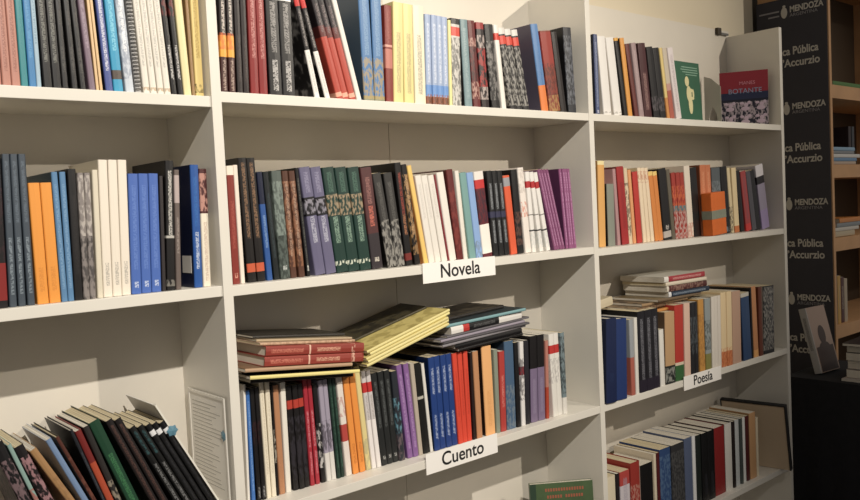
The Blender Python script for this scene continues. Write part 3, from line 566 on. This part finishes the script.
stack(.575, .012, -.6165, tl, [
 ('magazine', 'thin black magazine at the very bottom of the right flat stack', 'magazine', .06, .012, .24, .16, .008, '201d1e', .02),
 ('book', 'black thick book low in the right flat stack', 'book', .045, .01, .245, .17, .014, '1a181a', .0),
 ('magazine', 'lower grey magazine in the right flat stack', 'magazine', -.005, 0, .31, .18, .006, '8c888c|side=6c686c', .03),
 ('magazine', 'middle grey magazine in the right flat stack', 'magazine', .002, .004, .31, .19, .006, '5c585c|side=6c686c', -.01),
 ('magazine', 'upper grey lilac magazine in the right flat stack', 'magazine', -.01, .0, .31, .18, .006, '9c94a0|side=8c8890', .02),
 ('magazine', 'topmost grey magazine under the black book', 'magazine', .015, .004, .31, .175, .005, '6c686c|side=6c686c', .03),
 ('book', 'black flat book with white and red ends', 'book', .03, .004, .262, .17, .019, '1c1c1e|b 0 .16 e0dcd6|b .16 .24 c03028|b .66 1 dcd8d2|t .3 .6 6c6c6c', .02),
 ('book', 'teal thin book on the black flat one', 'book', .015, .006, .285, .17, .008, '7ca4a8|side=3a4448', -.02),
 ('book', 'dark brown book topmost of the right flat stack', 'book', .03, .04, .24, .14, .009, '2a2622|side=342e28|sa=5c5444', .05),
], 'flat stack over the blue and orange books')
tl = math.radians(.5)
stack(1.50, .02, -.606, tl, [
 ('magazine', 'brown patterned magazine lowest of the right bay pile', 'magazine', -.10, .01, .27, .17, .010, '8c6c4c|a 0 1 3c3028|side=6c5844|sa=a08868', .05),
 ('magazine', 'worn tan magazine near the bottom of the right bay pile', 'magazine', -.06, .02, .25, .17, .009, 'a08460|side=8c7454|sa=5c4c3c', -.03),
 ('booklet', 'dull brown booklet just under the blue and white book', 'booklet', .0, .0, .26, .17, .009, '7c6850|side=94805c', .02),
 ('book', 'blue and white book in the right bay pile', 'book', .06, .0, .245, .17, .017, '28384c|b 0 .06 dcdcdc|t .1 .9 a0b0c0|side=c4c0b4', 0),
 ('book', 'brown red spine book in the right bay pile', 'book', .05, .0, .24, .17, .019, '5c2c28|b 0 .05 d8d0c0|a .1 .9 a08070|side=c8c0b0', 0),
 ('book', 'cream white book in the right bay pile', 'book', .045, .0, .245, .17, .012, 'd8cdb8|side=c8c0b0', 0),
 ('book', 'red striped white book, topmost in the right bay pile', 'book', .04, .002, .25, .17, .018, 'a8303c|b 0 .1 e0dcd4|side=d0ccc0|t .2 .9 e0b0a8', .02),
], 'flat pile over the poetry books')
flat('booklet', 'ochre booklet sticking out over the black books', 'booklet', 1.40, .03, -.6190, .20, .14, .009, 'c88c3c|side=b87c34', 0, 0, 'flat pile over the poetry books')
flat('envelope', 'beige paper sheaf at the back near the divider', 'paper', 1.20, .09, -.600, .17, .10, .028, 'c8bca0|side=c4b89c', -.1, .05, 'flat pile over the poetry books')

# ---------------------------------------------------------------- face-out books and other things on the shelves
def face_book(label, w_, h_, th, mat, loc, rot, name='book'):
    """origin bottom-left-front of the cover; cover faces -y"""
    t = thing(name, label, 'book', loc, rot)
    bm = bmesh.new(); bx(bm, 0, w_, 0, .0012, 0, h_); bx(bm, 0, w_, th - .0012, th, 0, h_); bx(bm, 0, .0012, .0012, th - .0012, 0, h_)
    link('cover', fin(bm), mat, t); box('pages', PAGES[0], .0014, w_ - .002, .0013, th - .0013, .001, h_ - .001, t); return t
# green book face-out against the back panel
g = face_book('green book facing out with small cream statue on its cover', .165, .240, .016, simple('green_cover', '2f6048', .45, .08, 12), (1.905, .180, Z0 + .0018), (math.radians(-3), 0, 0))
M_CR = simple('cream_print', 'd8d0a0', .6)
for k, (a, b_) in enumerate(((.045, .15), (.04, .15), (.05, .152), (.07, .145))):
    box('title_line', simple('pale_green_print', '8cb09c', .6), a, b_, -.0006, 0, .219 - .009 * k, .222 - .009 * k, g)
def blob(bm, pts):
    for (x, z, rx, rz) in pts:
        q = bmesh.ops.create_uvsphere(bm, u_segments=14, v_segments=8, radius=1)
        for v in q['verts']: v.co = Vector((x + v.co.x * rx, -.0006 + v.co.y * .0006, z + v.co.z * rz))
bm = bmesh.new(); blob(bm, [(.075, .168, .014, .019), (.084, .122, .017, .030), (.096, .136, .016, .007), (.112, .124, .006, .018), (.102, .107, .015, .006), (.090, .082, .014, .034)])
link('statue_print', fin(bm), M_CR, g)
# sloped grey bookend
bm = bmesh.new(); prof = [(0, 0), (.085, 0), (.085, .145), (.03, .19), (0, .20)]
hole = [(.025, 0), (.065, 0), (.06, .05), (.045, .08), (.03, .05)]
pts = [(0, 0), (.012, 0), (.020, .05), (.034, .08), (.048, .05), (.056, 0), (.068, 0), (.068, .150), (.03, .185), (0, .197)]
f0 = [bm.verts.new((0, -y, z)) for y, z in pts]; f1 = [bm.verts.new((.0015, -y, z)) for y, z in pts]
bm.faces.new(f0); bm.faces.new(f1[::-1])
for k in range(len(pts)):
    j = (k + 1) % len(pts); bm.faces.new((f0[k], f0[j], f1[j], f1[k]))
be = thing('bookend', 'grey metal bookend with sloped top beside the red cover book', 'bookend', (2.125, .205, Z0 + .002))
link('plate', fin(bm), simple('grey_painted_metal', 'b0aca2', .45), be)
box('foot', simple('grey_painted_metal_foot', 'b0aca2', .45), -.0, .05, -.068, 0, -.0015, 0, be)
# red and navy book leaning on the end panel
M_RN = cover_mat('1c2038|a 0 .45 cfc0c8|b .62 1 a02438|b .5 .62 2c3458')
r = thing('book', 'crimson topped navy book facing out against the end panel', 'book', (2.190, .178, Z0 + .0022), (0, 0, 0))
r.rotation_euler = Euler((math.radians(4), 0, math.radians(-58)), 'XYZ')
bm = bmesh.new(); bx(bm, 0, .172, 0, .014, 0, .208); me = fin(bm)
uvl = me.uv_layers.new(name='UVMap')
for lp in me.loops: uvl.data[lp.index].uv = (.2, min(.999, max(.001, me.vertices[lp.vertex_index].co.z / .208)))
link('cover', me, M_RN, r)
box('pages', PAGES[0], .0015, .1725, .0013, .0127, .0008, .2085, r)
M_PL = simple('pale_print', 'c8b4c4', .6); M_PB = simple('blue_grey_print', '8c9cb8', .6)
text_mesh('MANES', .018, simple('pink_print', 'd88c9c', .6), r, (.098, -.0006, .158), (math.pi / 2, 0, 0), 'title', 'CENTER')
text_mesh('BOTANTE', .026, M_PB, r, (.09, -.0006, .126), (math.pi / 2, 0, 0), 'title', 'CENTER', sx=1.02)
for zz in (.068, .018):
    for xx in (.035, .09, .145):
        bm = bmesh.new(); blob(bm, [(xx, zz, .016, .008), (xx + .003, zz + .014, .008, .008), (xx - .012, zz + .02, .008, .005), (xx + .014, zz + .022, .007, .006)])
        link('car_print', fin(bm), M_PL, r)
# green book on the fourth shelf, leaning on the middle divider
g2 = face_book('olive green book facing out low in the middle bay', .188, .232, .018, simple('olive_green_cover', '4c6040', .45, .15, 25), (.975, .118, Z0 - 1.3020), (math.radians(-4), 0, math.radians(-35.5)))
M_RU = simple('rust_print', 'a05c44', .6)
for k, (z_, segs) in enumerate(((.208, ((.045, .085), (.092, .10), (.108, .16))), (.188, ((.05, .095), (.105, .155))))):
    for a, b_ in segs:
        x_ = a
        while x_ < b_: box('title_print', M_RU, x_, x_ + .005, -.0006, 0, z_, z_ + .009, g2); x_ += .0078
box('spine_strip', simple('dark_green_strip', '2c4030', .5), .0, .018, -.0006, 0, 0, .232, g2)
# sign holder with a printed sheet against the left divider
sh = thing('sign_holder', 'clear acrylic holder with printed sheet against the left divider', 'sign holder', (-.0150, .180, Z0 - .8315), (0, 0, math.radians(-90)))
acr = simple('milky_acrylic', 'c8c4ba', .15)
bm = bmesh.new(); bx(bm, 0, .165, -.003, 0, 0, .008); bx(bm, 0, .006, -.003, 0, .008, .222); bx(bm, .159, .165, -.003, 0, .008, .222); bx(bm, .006, .159, -.003, 0, .216, .222)
link('frame', fin(bm), simple('clear_edge', 'd8d4ca', .2), sh)
box('sheet', simple('grey_printed_sheet', 'dedad2', .6), .006, .159, -.0015, -.0005, .008, .216, sh)
bm = bmesh.new()
for k in range(22):
    z_ = .198 - k * .008; a = .016; b_ = .145 - random.random() * .05
    bx(bm, a, b_, -.0018, -.0014, z_, z_ + .0022)
link('printed_lines', fin(bm), simple('soft_grey_ink', 'b2aea6', .7), sh)
def starfish(name, parent, loc, nrm_rot):
    bm = bmesh.new(); c = bm.verts.new((0, -.0022, 0)); ring = []
    for k in range(12):
        a = math.pi * 2 * k / 12; rr = .012 if k % 2 else .009; ring.append(bm.verts.new((rr * math.cos(a), 0, rr * math.sin(a))))
    for k in range(12): bm.faces.new((c, ring[k], ring[(k + 1) % 12]))
    bm.faces.new(ring[::-1])
    return link(name, fin(bm), simple('blue_gem', '587f90', .4), parent, loc, nrm_rot)
starfish('blue_clip', sh, (.156, -.0035, .145), None)
# slim acrylic folder over the leaning black books
fo = thing('sign_holder', 'white edged acrylic holder leaning on the tilted black books', 'sign holder', (-.0255, .028, Z0 - .8290), (0, -.492, 0))
box('frame', simple('clear_edge_front', 'dcd8cc', .25), -.0035, 0, 0, .012, 0, .262, fo)
box('sheet', simple('grey_sheet', 'e4e0d8', .5), -.003, -.0008, .012, .15, 0, .262, fo)
starfish('blue_clip', fo, (-.002, -.001, .200), None)
# orange box pulled forward on the second shelf of the right bay
ob = thing('card_box', 'orange box with grey band standing out before salmon books', 'box', (1.806, -.0, Z0 - .3915), (0, math.radians(-3), math.radians(2)))
box('case', simple('orange_card', 'cc6420', .6, .08, 40), 0, .098, 0, .036, 0, .146, ob, .002)
box('band', simple('grey_green_band', '7c8070', .6, .1, 60), -.0008, .0988, -.0008, .0368, .056, .085, ob)
# dark edged document box at the end of the fourth shelf
db = thing('document_box', 'open cardboard document box with black edges at the right end', 'box', (2.235, -.04, Z0 - 1.3030), (0, math.radians(-11), math.radians(9)))
MB = simple('black_board', '1c1b1c', .6); MT = simple('grey_tan_card', 'bca88e', .8, .06, 10)
bm = bmesh.new(); bx(bm, .0, .02, -.0, .005, .0, .262); bx(bm, 0, .02, .24, .244, 0, .262); bx(bm, 0, .02, .005, .24, .257, .262); bx(bm, .016, .02, .005, .24, .0, .257)
link('outer_shell', fin(bm), MB, db)
box('inner_lining', MT, .003, .015, .005, .24, .0, .257, db)

# ---------------------------------------------------------------- beyond the bookcase: banner, wooden bookcase, table
bn = thing('banner', 'tall dark banner printed with white lettering behind the bookcase end', 'banner', (3.2, .235, 0), (0, 0, math.radians(-90)))
# local x runs from the far edge to the near one
W_ = .85
def bbox(name, mat, x0, x1, y0, y1, z0, z1): return box(name, mat, x0, x1, y0, y1, z0, z1, bn)
bn.location = (3.2, .545, .012)
bbox('fabric', simple('black_banner_fabric', '424148', .75, .05, 20), -.0, .34, 0, .003, .03, 2.36)
bbox('foot', simple('banner_foot', '6c6a68', .4, metal=.6), -.0, .34, -.025, .002, 0, .03)
M_BT = simple('white_banner_print', 'd4d0c8', .7); M_BG = simple('grey_banner_print', 'a09ea2', .7)
def bx_of(Y): return .545 - Y
for k in range(5):
    zb = Z0 + .5900 - k * .4615
    if zb < .35: break
    text_mesh('MENDOZA', .040, M_BT, bn, (bx_of(.378), -.0008, zb + .0), (math.pi / 2, 0, 0), 'lettering', sx=.80, bold=.0012)
    text_mesh('ARGENTINA', .022, M_BG, bn, (bx_of(.378), -.0008, zb - .022), (math.pi / 2, 0, 0), 'lettering', sx=1.08)
    bm = bmesh.new()
    for (x, z, rx, rz) in ((0, 0, .016, .027), (0, .03, .008, .006)):
        q = bmesh.ops.create_uvsphere(bm, u_segments=18, v_segments=8, radius=1)
        for v in q['verts']: v.co = Vector((x + v.co.x * rx, v.co.y * .0012, z + v.co.z * rz))
    link('emblem', fin(bm), M_BT, bn, (bx_of(.405), -.0012, zb + .002), None)
    for q_, ln in ((.010, .10), (-.012, .055)):
        box('small_print', M_BG, bx_of(.43) - ln, bx_of(.43), -.0008, 0, zb + q_, zb + q_ + .007, bn)
    z2 = zb - .2090
    text_mesh('Biblioteca P\u00fablica', .052, M_BT, bn, (bx_of(.246), -.0008, z2 + .008), (math.pi / 2, 0, 0), 'lettering', 'RIGHT', sx=.84, bold=.0012)
    text_mesh("D\u2019Accurzio", .052, M_BT, bn, (bx_of(.240), -.0008, z2 - .048), (math.pi / 2, 0, 0), 'lettering', 'RIGHT', sx=.90, bold=.0012)
# wooden bookcase
wc = thing('wooden_bookcase', 'light wooden bookcase with magazines, right of the banner', 'bookcase', (3.205, .2, 0))
MW = simple('light_pine_board', 'c89c70', .55, .12, 7)
box('side_panel', MW, 0, .022, 0, .34, 0, 2.5, wc); box('side_panel', MW, 1.1, 1.122, 0, .34, 0, 2.5, wc); box('back_panel', simple('dark_pine_back', '4a3c2c', .7),   .022, 1.1, .33, .34, 0, 2.5, wc)
shz = [.235, -.138, -.485, -.90, -1.3]
for s_ in shz: box('shelf', MW, .022, 1.1, .0, .33, Z0 + s_ - .062, Z0 + s_, wc)
box('top_board', MW, 0, 1.122, 0, .34, 2.5, 2.522, wc)
def mag(label, X, Y, Z, L, dp, th, spec, tilt=0, yaw=0, rx=0):
    o = flat('magazine', label, 'magazine', X, Y, Z, L, dp, th, spec, tilt, yaw, 'magazines on the wooden bookcase'); return o
mag('green magazine lying on the upper wooden shelf', 3.27, .215, .2365, .34, .22, .022, '4c7c30|side=6ca040')
mag('dark magazine at the right on the upper wooden shelf', 3.64, .23, .2365, .26, .2, .03, '3a3434|side=3c3840')
zz = -.1365
for lab, dx, L_, th, sp, yw in (('beige magazine lowest on the middle wooden shelf', .0, .3, .016, 'b8a898|side=b8a898', 0), ('blue magazine second on the middle wooden shelf', .02, .29, .016, '6c94b8|side=7ca0c8', 0),
        ('white magazine third on the middle wooden shelf', .05, .30, .018, 'd0d0cc|side=c8ccd0', .03), ('grey magazine fourth on the middle wooden shelf', .01, .27, .014, '8c9094|side=8c8c90', 0), ('pale blue magazine topmost on the middle wooden shelf', .03, .26, .018, '8cacc4|side=a8c0d0', 0)):
    mag(lab, 3.235 + dx, .225, zz, L_, .2, th, sp, 0, 0); zz += th + .0006
zz = -.4835
for lab, dx, L_, th, sp in (('beige magazine lowest on the lower wooden shelf', .0, .26, .026, 'c0b498|side=c4b8a0'), ('white magazine second on the lower wooden shelf', .03, .28, .018, 'ccc8be|side=ccc8be'),
        ('grey magazine third on the lower wooden shelf', .06, .28, .020, '8c9498|side=909898'), ('orange magazine topmost on the lower wooden shelf', .09, .26, .022, 'd08830|side=d89038')):
    mag(lab, 3.235 + dx, .222, zz, L_, .2, th, sp); zz += th + .0006
for k, (sp, lab) in enumerate((('2c3c5c', 'navy book standing on the lowest seen wooden shelf'), ('c8a048', 'yellow book standing on the lowest seen wooden shelf'), ('5c2c28', 'brown book standing on the lowest seen wooden shelf'), ('b8a890', 'pale book standing on the lowest seen wooden shelf'))):
    o = make_book(lab, 'books on the wooden bookcase', .035, .24 - .01 * k, .16, sp + '|t .3 .8 b0a890'); o.location = (3.245 + k * .037, .22, Z0 - .8995)
for k, (sp, lab) in enumerate((('3a2c30', 'dark book standing at the back of middle wooden shelf'), ('40444c', 'slate book standing at the back of middle wooden shelf'))):
    o = make_book(lab, 'books on the wooden bookcase', .03, .2, .12, sp); o.location = (3.64 + k * .04, .30, Z0 - .1375)
# table with black cloth
tb = thing('table', 'low table fully draped in a black cloth at right', 'table', (2.70, -.75, 0))
MC = simple('black_table_cloth', '202024', .9, .2, 30)
bm = bmesh.new(); nx, ny = 40, 60; TH = Z0 - 1.05
# draped cloth: top plus wavy skirt
per = []
x0, x1, y0, y1 = 0, .46, 0, .95
for k in range(40): per.append((x0 + (x1 - x0) * k / 40, y0, 0, -1))
for k in range(60): per.append((x1, y0 + (y1 - y0) * k / 60, 1, 0))
for k in range(40): per.append((x1 - (x1 - x0) * k / 40, y1, 0, 1))
for k in range(60): per.append((x0, y1 - (y1 - y0) * k / 60, -1, 0))
rings = []
for lv in range(9):
    t_ = lv / 8; rr = []
    for k, (x, y, nx_, ny_) in enumerate(per):
        a = .006 * t_ * (1 + math.sin(k * .9)) + (.002 if lv else 0); rr.append(bm.verts.new((x + nx_ * a * .6, y + ny_ * a * .6, TH - t_ * (TH - .01))))
    rings.append(rr)
bm.faces.new(rings[0][::-1])
for a, b_ in zip(rings, rings[1:]):
    for k in range(len(per)): bm.faces.new((a[k], a[(k + 1) % len(per)], b_[(k + 1) % len(per)], b_[k]))
link('cloth', fin(bm), MC, tb)
box('tabletop', MW, .005, .455, .005, .945, TH - .025, TH - .002, tb)
for lx in (.02, .40):
    for ly in (.02, .89): box('leg', MW, lx, lx + .035, ly, ly + .035, 0, TH - .026, tb)
ZT = TH + .0006
def stand(label, X, Y, w, h, d, spec, rz=0, rx=0, ry=0, z=0):
    o = make_book(label, 'books on the black table', w, h, d, spec); o.location = (X, Y, ZT + z); o.rotation_euler = (rx, ry, rz); return o
def lay(label, X, Y, z, L, dp, th, spec, yaw=0):
    o = flat('book', label, 'book', X, Y, ZT + z - Z0, L, dp, th, spec, 0, yaw, 'books on the black table'); return o
o_mag = stand('glossy magazine propped up with portrait cover, left on black table', 2.80, .12, .034, .285, .15, 'c4c2c0|t .35 .85 2c2c30|side=b49c8c', math.radians(265), 0, math.radians(-14))
lay('thin white book flat at the table edge', 2.735, -.215, 0, .22, .195, .010, 'c8b8b0|side=c8c0bc', 0)
lay('thick white paged book lowest of the stack on black table', 2.765, -.22, .0112, .23, .19, .034, '8c8478|side=a89c94', .02)
lay('second thick white paged book of the stack on black table', 2.77, -.215, .0464, .23, .185, .036, '9c9488|side=8c8884', -.03)
lay('third thick book of the stack on black table', 2.765, -.22, .0836, .23, .19, .032, 'a09c94|side=9c9890', .02)
lay('fourth book near the top of the table stack', 2.77, -.22, .1168, .22, .19, .028, '7c746c|side=7c7870', 0)
lay('dark book topmost of the stack on black table', 2.75, -.225, .1460, .23, .2, .012, '3c3438|side=403a3c', .05)
M_DP = simple('dark_portrait_print', '4a3c38', .5)
box('portrait_print', M_DP, .034, .0345, .01, .142, .004, .11, o_mag)
bm = bmesh.new()
for (y_, z_, ry_, rz_) in ((.075, .16, .028, .042), (.075, .10, .045, .03)):
    q = bmesh.ops.create_uvsphere(bm, u_segments=16, v_segments=8, radius=1)
    for v in q['verts']: v.co = Vector((.0345 + v.co.x * .0006, y_ + v.co.y * ry_, z_ + v.co.z * rz_))
link('portrait_print', fin(bm), M_DP, o_mag)
